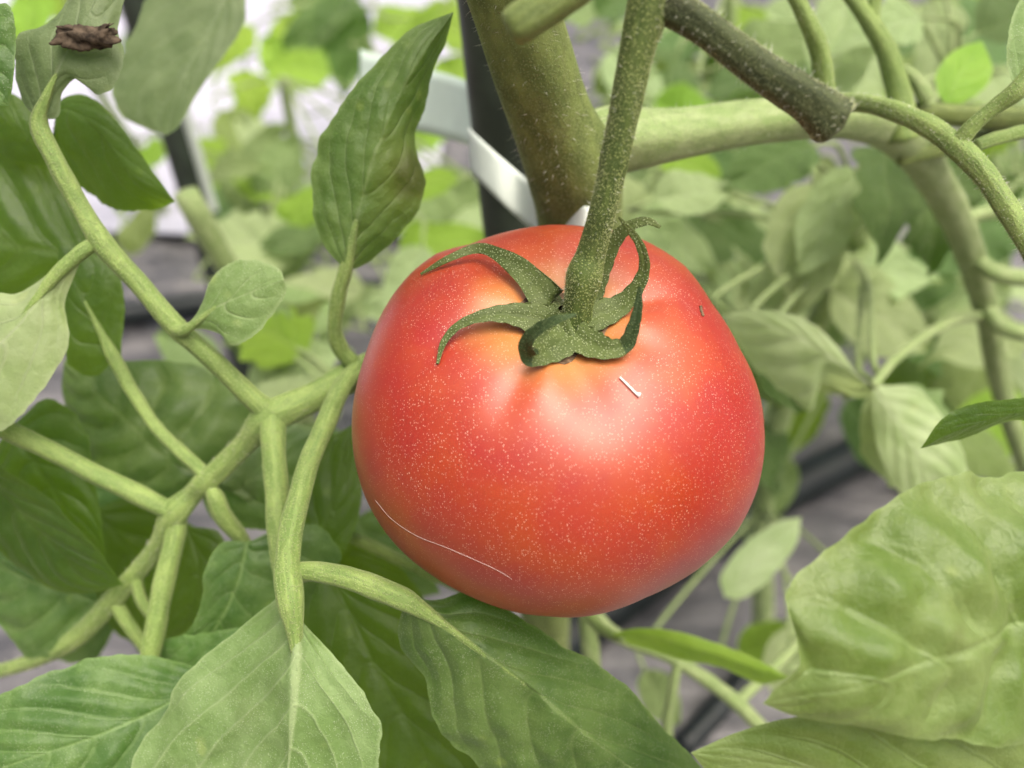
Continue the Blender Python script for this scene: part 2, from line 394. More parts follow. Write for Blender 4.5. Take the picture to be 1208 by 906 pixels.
def film_mat(name, c, rough, dirt, spec=0.5, wr=0.004):
    k = NT(name); oc = k.n('ShaderNodeTexCoord').outputs['Object']
    mp = k.n('ShaderNodeMapping'); k.put(mp.inputs['Vector'], oc); mp.inputs['Rotation'].default_value = (0, 0, 0.7); mp.inputs['Scale'].default_value = (1, 6.0, 1)
    d = k.smooth(k.math('ADD', k.math('MULTIPLY', k.noise(mp.outputs[0], 7, 5, 0.65), 0.7), k.math('MULTIPLY', k.noise(oc, 30, 4), 0.3)), 0.40, 0.70)
    col = k.mix(k.math('MULTIPLY', d, 0.6), c, dirt)
    h = k.math('ADD', k.noise(mp.outputs[0], 11, 4, 0.6, 0.8), k.math('MULTIPLY', k.noise(oc, 60, 3), 0.25))
    b = k.bsdf(Base_Color=col, Roughness=k.math('ADD', rough, k.math('MULTIPLY', d, 0.2)), Specular_IOR_Level=spec, Normal=k.bump(h, wr, 0.9))
    return k.done(b.outputs[0])

M['soil'] = plain('soil', (0.20, 0.17, 0.13), 0.95, 0.2, 0.4, 6, 0.01, 25)
M['film_black'] = film_mat('mulch_film_black', (0.070, 0.070, 0.076), 0.30, (0.30, 0.285, 0.28))
M['film_white'] = film_mat('path_film_white', (0.46, 0.46, 0.54), 0.42, (0.20, 0.19, 0.22))
g = ground_sheet('ground', -40, 40, -40, 60, -0.03, 40, 40, M['soil'], 0.0)
ground_sheet('mulch_film', -1.0, 2.6, -0.3, 3.2, 0.0, 240, 220, M['film_black'], 0.009)
ground_sheet('path_film', -3.2, -0.12, 1.02, 4.6, 0.022, 120, 80, M['film_white'], 0.008, streak=(1.0, 0.25))

# drip hoses lying on the mulch film
def hose(x0, y0, x1, y1, r, label):
    pts = []
    for i in range(7):
        t = i / 6; pts.append((Vector((x0 + (x1 - x0) * t, y0 + (y1 - y0) * t + 0.012 * math.sin(5 * t + x0), r + 0.012)), r))
    v, f, _ = tube(pts, 60, 14, 0.0, 0.0)
    o = link('drip_hose', mesh('drip_hose', v, f, M['hose'])); tag(o, label, 'hose'); return o

def on_ground(x, y, z=0.0):
    r = (P(x, y, 1.0) - CAM); t = (z - CAM.z) / r.z; return CAM + r * t
a, b = on_ground(640, 800), on_ground(1140, 470)
hose(a.x, a.y, b.x, b.y, 0.020, 'black drip hose on the dark film running past the red tomato')
a, b = on_ground(-40, 420), on_ground(520, 350)
hose(a.x, a.y, b.x, b.y, 0.014, 'black drip hose on the film behind the small round leaflet')
a, b = on_ground(800, 900), on_ground(1180, 560)
hose(a.x, a.y, b.x, b.y, 0.009, 'thin black drip hose lying beside the thicker hose on the film')

# ================================================================== tomato
TC = P(656, 487, 0.1615)
axis = (Vector((0, 0, 1)) - FWD * 0.46 - RGT * 0.008).normalized()
ax_x = (RGT - axis * RGT.dot(axis)).normalized(); ax_y = axis.cross(ax_x)
TA, TB = 0.0394, 0.0322
G_ANG = [-180, -157, -140, -125, -109, -93, -65, -48, -33, -20, -3, 20, 36, 49, 64, 79, 92, 104, 117, 127, 135, 148, 162, 180]
G_VAL = [5, 7, 6, 4, 1, -4, -2, 6, 9, 5, -5, -13, -10, 0, 2, 0, 0, -3, -6, 3, 4, 3, 2, 5]      # uneven lobes of the fruit, in 1/237 of its radius
def tomato_point(th, ph):
    st, ct = math.sin(th), math.cos(th)
    S = st ** 0.87 if st > 0 else 0.0
    lobe = 1 + 0.016 * math.cos(5 * ph + 0.9) * st ** 1.5 + 0.012 * math.cos(3 * ph - 0.6) * st ** 2 + 0.010 * math.cos(2 * ph + 0.4) * st ** 2
    lobe += 0.034 * max(0.0, math.cos(ph + 0.35)) * math.exp(-((th - 2.0) / 0.45) ** 2)
    rho = TA * S * lobe
    z = TB * (abs(ct) ** 0.88) * (1 if ct > 0 else -1)
    if ct > 0:
        q = rho / TA
        dep = math.exp(-(q / 0.30) ** 2)
        z -= 0.0046 * dep
        rid = math.exp(-((q - 0.33) / 0.17) ** 2)
        for p0, dp, wd_ in ((3.32, 0.0016, 0.20), (2.30, 0.0013, 0.17), (0.33, 0.0012, 0.17), (5.0, 0.0007, 0.2), (4.2, 0.0006, 0.15), (1.3, 0.0008, 0.2)):
            da = (ph - p0 + math.pi) % (2 * math.pi) - math.pi
            z -= dp * math.exp(-(da / wd_) ** 2) * math.exp(-((q - 0.42) / 0.20) ** 2)
        z += 0.0004 * rid * (math.cos(7 * ph + 0.4) * 0.6 + 0.55 * math.cos(4 * ph + 2.0) + 0.3 * math.cos(11 * ph + 1.0))
    else:
        z -= 0.0012 * math.cos(3 * ph) * (1 - st)
        z += 0.002 * math.exp(-(rho / TA / 0.2) ** 2)
    p = ax_x * (rho * math.cos(ph)) + ax_y * (rho * math.sin(ph)) + axis * z
    nn = noise.noise(Vector(p) * 38 + Vector((3, 1, 7)))
    n_ = p.normalized(); cx, cy = n_.dot(RGT), n_.dot(UPV)
    g_ = float(np.interp(math.degrees(math.atan2(cy, cx)), G_ANG, G_VAL)) / 237 * (cx * cx + cy * cy) ** 1.5
    return TC + p * (1 + 0.010 * nn + g_)
nth, nph = 150, 220
tv = np.array([[tomato_point(math.pi * (0.004 + 0.992 * i / (nth - 1)), 2 * math.pi * j / nph) for j in range(nph)] for i in range(nth)]).reshape(-1, 3)
tf = grid_faces(nth, nph, True)

def tomato_mat():
    k = NT('tomato_skin')
    geo = k.n('ShaderNodeNewGeometry').outputs['Position']
    oc = k.n('ShaderNodeTexCoord').outputs['Object']
    at = k.n('ShaderNodeAttribute', attribute_name='fruit'); sx = k.n('ShaderNodeSeparateXYZ'); k.put(sx.inputs[0], at.outputs['Vector'])
    lat, lon, _ = sx.outputs
    n1 = k.noise(oc, 32, 3, 0.5); n2 = k.noise(oc, 75, 3, 0.55); n3 = k.noise(oc, 900, 2)
    c = k.mix(k.smooth(n1, 0.34, 0.66), (0.30, 0.013, 0.006), (0.36, 0.044, 0.007))
    c = k.mix(k.math('MULTIPLY', k.smooth(n2, 0.40, 0.68), 0.55), c, (0.31, 0.016, 0.015))
    # paler, yellower skin round the calyx, uneven
    top = k.smooth(k.math('ADD', lat, k.math('MULTIPLY', k.math('SUBTRACT', n2, 0.5), 0.9)), 0.14, 0.86, 1, 0)
    c = k.mix(k.math('MULTIPLY', top, 0.55), c, (0.47, 0.105, 0.032))
    ytop = k.smooth(k.math('ADD', lat, k.math('MULTIPLY', k.math('SUBTRACT', n1, 0.5), 0.5)), 0.16, 0.42, 1, 0)
    c = k.mix(k.math('MULTIPLY', ytop, 0.5), c, (0.56, 0.30, 0.07))
    # pale waxy freckles, denser on the shoulder
    vd = k.n('ShaderNodeTexVoronoi', feature='F1'); k.put(vd.inputs['Vector'], oc); vd.inputs['Scale'].default_value = 3100
    cs = k.n('ShaderNodeSeparateXYZ'); k.put(cs.inputs[0], vd.outputs['Color'])
    size = k.math('MULTIPLY', k.math('POWER', cs.outputs[0], 1.5), 0.38)
    rat = k.math('DIVIDE', vd.outputs['Distance'], k.math('MAXIMUM', size, 0.02))
    dot = k.smooth(rat, 0.65, 1.15, 1, 0)
    dens = k.smooth(k.noise(oc, 60, 3), 0.30, 0.62, 0.35, 1.0)
    dot = k.math('MULTIPLY', dot, k.math('MULTIPLY', dens, k.smooth(lat, 1.6, 2.5, 1.0, 0.55)))
    c = k.mix(k.math('MULTIPLY', dot, 0.46), c, (0.95, 0.66, 0.50))
    # a few dark pin pricks
    vp = k.voro(oc, 190); c = k.mix(k.math('MULTIPLY', k.smooth(vp, 0.018, 0.032, 1, 0), 0.7), c, (0.12, 0.03, 0.02))
    h = k.math('ADD', k.math('MULTIPLY', n3, 0.25), k.math('MULTIPLY', dot, 0.5))
    b = k.bsdf(Base_Color=c, Roughness=k.math('ADD', 0.34, k.math('MULTIPLY', n2, 0.16)), Specular_IOR_Level=0.50, Coat_Weight=0.32, Coat_Roughness=0.42, Coat_IOR=1.45, Sheen_Weight=0.03, Sheen_Roughness=0.3, Sheen_Tint=(1.0, 0.75, 0.68),
               Subsurface_Weight=0.22, Subsurface_Radius=(1.0, 0.22, 0.10), Subsurface_Scale=0.004,
               Normal=k.bump(h, 0.00006, 0.6))
    return k.done(b.outputs[0])
M['tomato'] = tomato_mat()
tomato = tag(empty('tomato', TC - axis * TB), 'ripe red tomato hanging on the vine with green calyx and stalk', 'tomato')
lat = np.repeat(np.array([math.pi * (0.004 + 0.992 * i / (nth - 1)) for i in range(nth)]), nph); lon = np.tile(np.arange(nph) / nph, nth)
skin = link('skin', mesh('skin', tv, tf, M['tomato'], attrs={'fruit': np.stack([lat, lon, lat * 0], -1)}), tomato)
BVH = BVHTree.FromPolygons([Vector(p) for p in tv], [tuple(int(x) for x in q) for q in tf])
def surf(x, y, lift=0.0):
    d = (P(x, y, 1.0) - CAM).normalized(); hit, nrm, _, _ = BVH.ray_cast(CAM, d)
    if hit is None: hit, nrm, _, _ = BVH.find_nearest(P(x, y, 0.16))
    if nrm.dot(CAM - hit) < 0: nrm = -nrm
    return hit + nrm * lift, nrm

HUB = tomato_point(0.03, 0.0)
# corky ring showing round the calyx
rv, rf = [], []
for i in range(7):
    for j in range(40):
        ph = 2 * math.pi * j / 40; rr = 0.0012 + 0.0068 * i / 6 * (1 + 0.16 * math.sin(3 * ph + 1) + 0.1 * math.sin(7 * ph))
        p = ax_x * (rr * math.cos(ph)) + ax_y * (rr * math.sin(ph))
        hit, nrm, _, _ = BVH.ray_cast(TC + p + axis * 0.08, -axis)
        rv.append(hit + axis * (0.00035 * (1 - (i / 6) ** 2) + 0.0001))
link('stem_scar', mesh('stem_scar', rv, grid_faces(7, 40, True), M['scar']), tomato)

hubd = (HUB - CAM).dot(FWD)
# calyx: hub and six sepals (x, y, lift above the skin in mm, width in photograph pixels)
calyx = empty('calyx', HUB); calyx.parent = tomato; calyx.matrix_parent_inverse = world_of(tomato).inverted()
def sepal(rows, twist=0.0, cup=0.25, n=56, m=13, back=None):
    ctr = []
    for x, y, l, w in rows:
        if l < 0:
            p = P(x, y, hubd + l / 1000); ctr.append((*p, w * (hubd + l / 1000) / FPX / 2)); continue
        p, nrm = surf(x, y, 0); d = (CAM - p).normalized()
        p = p + (nrm * 0.6 + d * 0.4) * (l / 1000); ctr.append((*p, w * (p - CAM).dot(FWD) / FPX / 2))
    c = curve(ctr, n); q, w = c[:, :3], np.maximum(c[:, 3], 0.0002)
    t = np.gradient(q, axis=0); t /= np.linalg.norm(t, axis=1)[:, None]
    out = []
    for i in range(n):
        tt = Vector(t[i]); pp = Vector(q[i])
        near, nrm, _, _ = BVH.find_nearest(pp)
        nrm = (pp - TC).normalized() * 0.5 + (CAM - pp).normalized() * 0.7
        nrm = (nrm - tt * nrm.dot(tt)).normalized(); side = tt.cross(nrm)
        an = twist * (i / (n - 1)) ** 1.3
        s2 = side * math.cos(an) + nrm * math.sin(an); n2 = nrm * math.cos(an) - side * math.sin(an)
        th = 0.00040 + 0.0003 * (1 - i / n)
        for j in range(2 * m):
            top = j < m; x = (j / (m - 1)) * 2 - 1 if top else 1 - ((j - m) / (m - 1)) * 2
            zz = cup * w[i] * (x * x) + (th * (1 - abs(x) ** 3) * 0.5 if top else -th * (1 - abs(x) ** 3) * 0.5)
            rg = 0.00035 * math.exp(-(x / 0.22) ** 2) * (1 - i / n) * (-1 if top else 0)
            out.append(pp + s2 * (w[i] * x * (1 + 0.05 * math.sin(i * 1.1 + j))) + n2 * (zz + rg))
    o = link('sepal', mesh('sepal', out, grid_faces(n, 2 * m, True), M['sepal']), calyx)
    if back is not None:                                  # both faces of the recurved sepals turn darker green past the base
        o.data.materials.append(M['sepal_deep'])
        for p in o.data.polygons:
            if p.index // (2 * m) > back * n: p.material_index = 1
    return o
sepal([(668,385,2.0,30),(648,362,2.2,40),(622,330,3.0,29),(597,311,3.6,18),(567,304,3.4,12),(532,312,2.0,9),(498,325,0.6,3)], 0.3)
sepal([(664,392,2.0,32),(636,383,2.0,40),(604,376,2.2,28),(572,377,2.6,17),(543,388,2.2,12),(526,406,1.2,10),(517,430,0.4,4)], -0.4)
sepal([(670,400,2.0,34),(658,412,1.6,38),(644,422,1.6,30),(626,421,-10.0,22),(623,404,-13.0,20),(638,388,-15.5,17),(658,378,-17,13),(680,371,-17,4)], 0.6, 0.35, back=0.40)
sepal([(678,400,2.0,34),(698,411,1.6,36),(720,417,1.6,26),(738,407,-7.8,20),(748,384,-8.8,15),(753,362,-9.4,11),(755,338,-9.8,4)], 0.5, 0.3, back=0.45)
sepal([(680,388,2.0,30),(704,379,2.0,38),(730,362,-0.8,28),(750,342,-1.6,20),(760,318,-3.0,14),(757,294,-5.0,11),(744,272,-6.5,8),(730,256,-7.5,3)], 0.7)
sepal([(684,380,2.0,26),(696,350,-0.5,28),(711,314,-1.5,22),(724,285,-3.0,19),(743,267,-4.5,14),(764,261,-5.5,10),(779,268,-6,4)], -0.3)
# hub disc under the stalk, spreading into the sepals
hv = []
for i in range(9):
    for j in range(60):
        ph = 2 * math.pi * j / 60; t = i / 8; rr = 0.0009 + t * 0.0054 * (1 + 0.26 * math.cos(6 * ph + 0.8) + 0.06 * math.cos(11 * ph))
        q = TC + ax_x * (rr * math.cos(ph)) + ax_y * (rr * math.sin(ph))
        hit, nrm, _, _ = BVH.ray_cast(q + axis * 0.08, -axis)
        hit = hit or HUB
        hv.append(hit + axis * (0.0034 * (1 - t) ** 2 + 0.0012 - 0.0006 * t))
link('calyx_disc', mesh('calyx_disc', hv, grid_faces(9, 60, True), M['sepal']), calyx)

# the stalk from calyx to truss, with its knuckle
hubd = (HUB - CAM).dot(FWD)
_h = HUB - CAM; hpx = PW / 2 + _h.dot(RGT) / hubd * FPX; hpy = PH / 2 - _h.dot(UPV) / hubd * FPX; print('hub', hpx, hpy)
stalk = stemtube('stalk', tomato, 'stalk', [(hpx, hpy + 6,hubd + 0.0005,48),(hpx + 2,hpy - 8,hubd - 0.001,39),(682,356,hubd - 0.003,35),(689,325,hubd - 0.005,43),(697,300,hubd - 0.0062,34),(712,245,hubd - 0.0105,32),
        (726,180,hubd - 0.0145,34),(740,115,hubd - 0.018,38),(752,60,hubd - 0.0205,42),(762,20,hubd - 0.022,50),(772,-20,hubd - 0.0235,56),(776,-60,hubd - 0.025,56)],
        110, 30, hairs=260, hl=0.0010, fuzz=9000, groove=0.03, lump=0.10)

# withered style stuck to the skin and one pale fibre
def wire(name, rows, r0, r1, mat, lift, head=0.0):
    pts = []
    for i, (x, y) in enumerate(rows):
        p, _ = surf(x, y, lift); t = i / (len(rows) - 1); pts.append((p, r0 + (r1 - r0) * t))
    if head: pts[-1] = (pts[-1][0], head)
    v, f, _ = tube(pts, 40, 8, 0.0, 0.15); return link(name, mesh(name, v, f, M[mat]))
o = wire('flower_filament', [(731,446),(738,453),(745,460),(750,465),(754,467)], 0.00018, 0.00025, 'fibre', 0.0003, 0.0005)
tag(o, 'short white dried flower filament stuck on the tomato skin', 'flower part')
o = wire('fibre', [(443,590),(462,612),(492,632),(525,645),(560,660),(590,674),(604,683)], 0.000024, 0.000020, 'fibre', 0.00006)
tag(o, 'long thin pale fibre lying across the lower tomato skin', 'fibre')
o = wire('skin_scab', [(826,362),(827,368),(829,373)], 0.0003, 0.0003, 'scar', 0.0001)
o.name = 'scab'; o.parent = tomato; o.matrix_parent_inverse = world_of(tomato).inverted()
# ================================================================== the tomato plant that carries the fruit
base_xy = P(690, 620, 0.215)
plant = tag(empty('tomato_plant', Vector((base_xy.x, base_xy.y, 0))), 'tomato plant with thick hairy stem bearing the red tomato, tied to dark pole', 'tomato plant')
def foot(o_x, o_y, dz=0.0): return Vector((o_x, o_y, dz))

# thick main stem: traced part, then straight down to the ground
rows = [(575,-70,0.146,96),(598,-10,0.152,96),(622,60,0.160,97),(650,140,0.172,99),(672,195,0.182,112),(680,240,0.191,102),(682,300,0.203,92)]
pts = [(P(x, y, d), w * d / FPX / 2) for x, y, d, w in rows]
q = pts[-1][0]
for dz in (0.06, 0.16, 0.28, q.z): pts.append((Vector((q.x + 0.004 * math.sin(dz * 30), q.y + 0.006, q.z - dz)), 0.0095))
v, f, info = tube(pts, 150, 32, 0.045, 0.07)
ms = link('main_stem', mesh('main_stem', v, f, M['stem_main'], attrs=TUBE_AT[0]), plant)
tag(link('hairs', hair_mesh('hairs', info, 1300, 0.0020, 0.00005, M['hair'], 0.4, 0, 0.5), ms), kind='stuff')
tag(link('fuzz', hair_mesh('fuzz', info, 16000, 0.00032, 0.00005, M['fuzz'], 0.3, 0, 0.45), ms), kind='stuff')
# side branch to the right
stemtube('side_branch', plant, 'stem_pale', [(668,190,0.186,60),(705,170,0.185,78),(745,165,0.186,70),(800,158,0.190,60),(870,148,0.196,54),(950,140,0.204,50),(1020,142,0.218,50),(1075,172,0.240,44),
        (1112,225,0.268,38),(1142,290,0.30,32),(1165,370,0.33,26),(1185,470,0.36,22),(1215,560,0.38,20)], 90, 24, hairs=900, hl=0.0016, fuzz=4000)
for rr_ in ([(1128,262,0.285,18),(1160,252,0.285,18),(1230,240,0.285,18)], [(1145,300,0.305,18),(1175,322,0.300,20),(1235,330,0.30,20)], [(1162,362,0.325,18),(1180,385,0.32,18),(1235,400,0.32,18)]):
    stemtube('petiole', plant, 'stem_pale', rr_, 30, 14)
# the cut truss end at the top of the stalk
d0 = hubd - 0.0225
stub = stemtube('truss_stub', plant, 'stub', [(752,-6,d0,44),(785,4,d0,42),(830,32,d0,40),(875,66,d0 + .0005,42),(920,98,d0 + .001,44),(955,120,d0 + .0015,48),(975,136,d0 + .002,56),(986,146,d0 + .0022,58),(990,149,d0 + .0022,44)], 90, 28, hairs=260, hl=0.0014, fuzz=5000, lump=0.14)
# truss carrying on above the frame, back to the main stem
stemtube('truss', plant, 'stalk', [(776,-50,d0 - .002,56),(770,-110,d0 - .004,60),(700,-190,d0 + .005,66),(600,-190,0.142,70),(565,-110,0.145,80)], 50, 18)
# cut petiole in front of the main stem (closer, blurred)
st2 = stemtube('petiole_stub', plant, 'stem_main', [(560,-90,0.135,40),(640,-70,0.112,46),(690,-30,0.107,46),(662,-4,0.106,44),(634,14,0.106,44),(614,27,0.1062,46),(602,35,0.1064,40)], 60, 22, lump=0.12)

# lower laterals seen under the fruit
stemtube('shoot', plant, 'stem_pale', [(684,700,0.262,20),(720,745,0.26,17),(790,775,0.262,16),(870,830,0.27,18),(930,900,0.28,20)], 40, 12)
stemtube('shoot', plant, 'stem_pale', [(690,690,0.262,24),(693,730,0.262,22),(700,800,0.265,20)], 30, 12)
stemtube('shoot', plant, 'stem_pale', [(800,780,0.262,12),(795,810,0.262,12),(788,850,0.265,14),(786,910,0.27,14)], 30, 12)
stemtube('shoot', plant, 'stem_pale', [(868,830,0.27,14),(900,800,0.28,12),(940,760,0.29,12),(1000,700,0.3,12)], 30, 12)

# ---------------------------------------------- compound leaf on the left
LF = stemtube('compound_leaf', plant, 'stem_light', [(690,330,0.212,36),(560,385,0.212,36),(480,415,0.200,36),(420,441,0.190,36),(370,468,0.182,34),(333,485,0.178,37),(316,495,0.178,38),(290,522,0.181,28),(252,560,0.184,25),(243,568,0.184,27),(226,585,0.187,24),(208,603,0.187,31),
        (185,645,0.192,22),(135,705,0.200,24),(85,755,0.206,22),(30,782,0.21,18),(-40,800,0.215,16)], 110, 20, hairs=900, hl=0.0009, fuzz=5000)
def pet(rows, mat='stem_light', n=44): return stemtube('petiole', LF, mat, rows, n, 16)
pet([(322,490,0.178,32),(300,472,0.176,26),(255,428,0.173,23),(205,382,0.170,24),(160,330,0.168,24),(122,288,0.166,26),(92,240,0.164,22),(68,195,0.162,22),(46,147,0.1605,20),(56,112,0.1590,10),(72,76,0.158,5)], n=70)
pet([(322,492,0.177,32),(322,525,0.175,29),(326,580,0.173,28),(330,640,0.171,28),(336,690,0.168,24),(340,712,0.166,18)])
pet([(425,430,0.186,18),(405,455,0.180,22),(385,500,0.171,24),(362,555,0.163,25),(346,615,0.157,27),(339,665,0.153,30),(343,705,0.1500,32),(347,740,0.1492,22),(350,780,0.1485,11),(349,830,0.1478,6)], n=60)
pet([(416,428,0.186,20),(402,412,0.184,19),(395,385,0.180,17),(400,345,0.176,18),(408,316,0.1735,17),(416,280,0.1705,9),(424,245,0.169,5)])
pet([(346,676,0.155,26),(372,674,0.153,24),(410,682,0.151,25),(445,694,0.150,28),(478,708,0.1493,26),(510,728,0.1503,15),(548,755,0.1508,9),(620,808,0.1535,5)])
pet([(243,568,0.1845,10),(253,585,0.184,20),(264,610,0.186,20),(282,632,0.190,18),(296,652,0.194,14)])
pet([(205,604,0.187,22),(165,585,0.186,24),(110,558,0.184,22),(55,530,0.181,22),(5,506,0.178,22),(-50,480,0.175,20)])
pet([(242,560,0.184,18),(215,535,0.186,16),(185,505,0.188,15),(155,460,0.189,16),(133,420,0.1885,15),(117,388,0.1888,8),(100,355,0.1882,4)])
pet([(215,596,0.1875,10),(209,618,0.1878,22),(202,650,0.187,24),(190,705,0.186,25),(180,755,0.185,24),(172,800,0.184,20)])
pet([(116,284,0.166,18),(92,300,0.165,17),(64,327,0.1645,15),(40,358,0.1642,10),(10,395,0.1640,6)])
pet([(205,386,0.170,14),(213,391,0.168,14),(228,383,0.1665,10),(255,362,0.1652,5)], n=24)
pet([(160,680,0.196,16),(166,705,0.196,14),(178,725,0.196,13)], n=24)
pet([(135,708,0.2,16),(150,735,0.2,15),(172,765,0.2,14),(190,800,0.2,12)], n=24)

def lf(mat, mid, left, right, dl=0.0, dr=0.0, **kw): return traced('leaflet', LF, mat, mid, left, right, dl, dr, **kw)
# pale front leaf, bottom left
lf('leaf_pale', [(343,690,.1505),(350,760,.148),(348,820,.147),(340,890,.147),(330,990,.149)],
   [(322,705),(280,745),(220,800),(185,850),(160,905),(170,960)], [(352,725),(395,775),(440,835),(449,860),(444,910),(410,965)], 0.011, 0.003, N=5, k=0.55, bulge=0.03, pucker=0.05, rough=0.02, flip=-1, rib=0.5, nu=110, nv=34)
# leaf B at the bottom left corner
lf('leaf_mid', [(250,800,.174),(190,835,.170),(110,870,.164),(20,900,.160),(-80,935,.160)],
   [(222,784),(190,776),(150,772),(95,780),(45,800),(0,822),(-60,870)], [(240,850),(200,905),(130,950),(40,970),(-40,960)], 0.004, 0.000, N=6, k=0.45, pucker=0.10, rough=0.02, nu=110, nv=34)
# bottom centre leaf below the tomato
lf('leaf_mid', [(478,705,.149),(545,752,.150),(630,815,.153),(715,885,.158),(840,970,.164)],
   [(520,706),(560,700),(610,728),(680,768),(730,802),(775,850),(830,910)], [(470,760),(500,800),(515,850),(560,905),(640,960),(740,985)], 0.009, 0.006, N=6, k=0.42, pucker=0.08, rough=0.02, nu=120, nv=36)
# dark leaf in the shade behind it
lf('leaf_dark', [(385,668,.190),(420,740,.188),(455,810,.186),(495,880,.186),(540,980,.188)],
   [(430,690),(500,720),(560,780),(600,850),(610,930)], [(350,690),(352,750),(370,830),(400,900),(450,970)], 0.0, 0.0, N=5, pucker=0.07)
# upright leaf beside the pole
lf('leaf_upright', [(408,320,.172),(420,262,.169),(443,180,.166),(480,95,.165),(535,14,.166)],
   [(380,285),(368,230),(372,175),(400,130),(432,85),(468,48),(500,28)], [(436,310),(478,268),(503,220),(490,160),(503,120),(512,85),(526,50)], 0.002, 0.006, N=5, k=0.6, pucker=0.035, rough=0.025, nu=110, nv=30)
# small round leaflet
lf('leaf_pale', [(216,389,.167),(250,365,.165),(290,347,.164),(335,330,.164)],
   [(233,368),(250,330),(275,308),(305,308),(330,318)], [(240,388),(258,394),(272,408),(300,396),(325,366),(338,344)], 0.001, 0.001, N=4, pucker=0.04, nu=80, nv=26)
# light leaf at the left edge
lf('leaf_soft', [(104,288,.165),(62,328,.164),(20,385,.163),(-40,440,.164),(-110,500,.168)],
   [(70,312),(20,345),(-30,345),(-90,400)], [(76,360),(82,400),(60,445),(20,495),(-10,512),(-70,520)], 0.003, 0.003, N=5, k=0.5, pucker=0.04, nu=100, nv=30)
# dark leaf behind it
lf('leaf_dark', [(134,425,.190),(118,390,.189),(100,355,.188),(85,320,.187),(70,290,.187)],
   [(112,444),(82,432),(78,395),(74,350),(68,315)], [(140,440),(144,400),(147,350),(135,315),(100,298)], 0.001, 0.001, N=4, pucker=0.05)
# large dark leaf at the left edge
lf('leaf_dark', [(120,330,.198),(70,300,.197),(18,290,.196),(-50,270,.195),(-120,250,.198)],
   [(115,290),(90,235),(55,190),(10,160),(-50,150)], [(100,350),(50,360),(0,370),(-60,350)], 0.003, 0.006, N=5, pucker=0.08)
lf('leaf_dark', [(60,190,.186),(70,130,.184),(110,150,.181),(150,200,.180),(206,238,.182)],
   [(70,120),(100,112),(135,140),(165,180),(190,215)], [(70,200),(95,222),(135,246),(165,249),(188,246)], 0.0, 0.006, N=5, pucker=0.03)
lf('leaf_dark', [(60,190,.190),(30,160,.188),(0,135,.187),(-40,100,.188)],
   [(55,150),(30,120),(0,105)], [(40,195),(0,180),(-30,150)], 0.0, 0.004, N=4, pucker=0.03)
# grey underside, top left, carrying the withered scrap
lf('leaf_grey', [(42,140,.160),(62,95,.158),(85,50,.157),(112,5,.158),(140,-50,.161)],
   [(25,115),(16,80),(22,45),(50,30),(75,5),(100,-40)], [(68,138),(74,108),(92,92),(112,112),(136,100),(146,70),(140,30),(150,-20)], 0.002, 0.002, N=5, pucker=0.05, edgewave=0.05, serr=0.03, nu=110, nv=30)
# broad blurred leaf beyond it
lf('leaf_grey', [(282,-40,.235),(250,30,.232),(215,95,.230),(196,160,.232)],
   [(190,-30),(160,40),(130,100),(150,140)], [(290,20),(268,60),(230,115),(210,150)], 0.004, 0.0, N=5, pucker=0.05)
lf('leaf_mid', [(-30,40,.150),(-12,80,.150),(2,118,.151),(10,125,.152)], [(-10,5),(14,10),(18,60),(15,100)], [(-40,80),(-20,110),(0,124)], 0.0, 0.0, N=4, pucker=0.10)
# quilted leaf in the middle left
lf('leaf_mid', [(240,565,.206),(195,540,.206),(150,500,.207),(105,455,.209),(75,425,.212)],
   [(300,590),(305,530),(290,470),(235,432),(175,425),(120,428)], [(215,600),(150,590),(110,560),(88,510),(75,460)], 0.004, 0.004, N=6, pucker=0.16, rough=0.03, k=0.3)
lf('leaf_mid', [(232,558,.212),(270,575,.210),(310,560,.209),(350,535,.212),(395,510,.215)],
   [(250,520),(290,500),(340,500)], [(250,610),(300,625),(350,610)], 0.003, 0.003, N=4, pucker=0.10)
lf('leaf_dark', [(345,690,.205),(375,640,.203),(395,585,.204),(410,530,.207),(418,500,.210)],
   [(345,640),(345,580),(370,530)], [(400,660),(425,600),(425,540)], 0.002, 0.0, N=4, pucker=0.06)
# leaf behind the front petioles
lf('leaf_mid', [(292,640,.188),(280,690,.188),(255,740,.190),(215,790,.195)],
   [(345,618),(385,625),(400,660),(370,715),(300,765)], [(262,640),(243,670),(238,705),(225,740),(195,765)], 0.003, 0.0, N=5, pucker=0.08)
lf('leaf_dark', [(220,620,.206),(235,670,.205),(225,720,.206),(200,770,.210)],
   [(260,630),(270,680),(255,730)], [(195,660),(190,710),(185,750)], 0.0, 0.0, N=4, pucker=0.06)
# dark leaves in the lower left
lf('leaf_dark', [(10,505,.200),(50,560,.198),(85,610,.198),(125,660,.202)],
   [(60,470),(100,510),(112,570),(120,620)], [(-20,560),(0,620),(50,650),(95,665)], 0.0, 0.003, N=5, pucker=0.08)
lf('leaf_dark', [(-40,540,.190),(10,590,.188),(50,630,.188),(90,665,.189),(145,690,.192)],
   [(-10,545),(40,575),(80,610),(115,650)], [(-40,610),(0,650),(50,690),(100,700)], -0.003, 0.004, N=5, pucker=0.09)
lf('leaf_mid', [(120,715,.206),(85,700,.204),(45,690,.203),(0,670,.204),(-60,650,.208)],
   [(105,690),(70,665),(20,655),(-30,640)], [(110,740),(75,768),(30,775),(5,740),(-30,700)], 0.0, 0.003, N=5, pucker=0.10)
lf('leaf_mid', [(172,770,.190),(200,790,.188),(240,790,.186),(300,765,.186),(330,745,.188)],
   [(190,755),(235,748),(290,740)], [(180,800),(220,830),(290,820)], 0.0, 0.0, N=4, pucker=0.06)

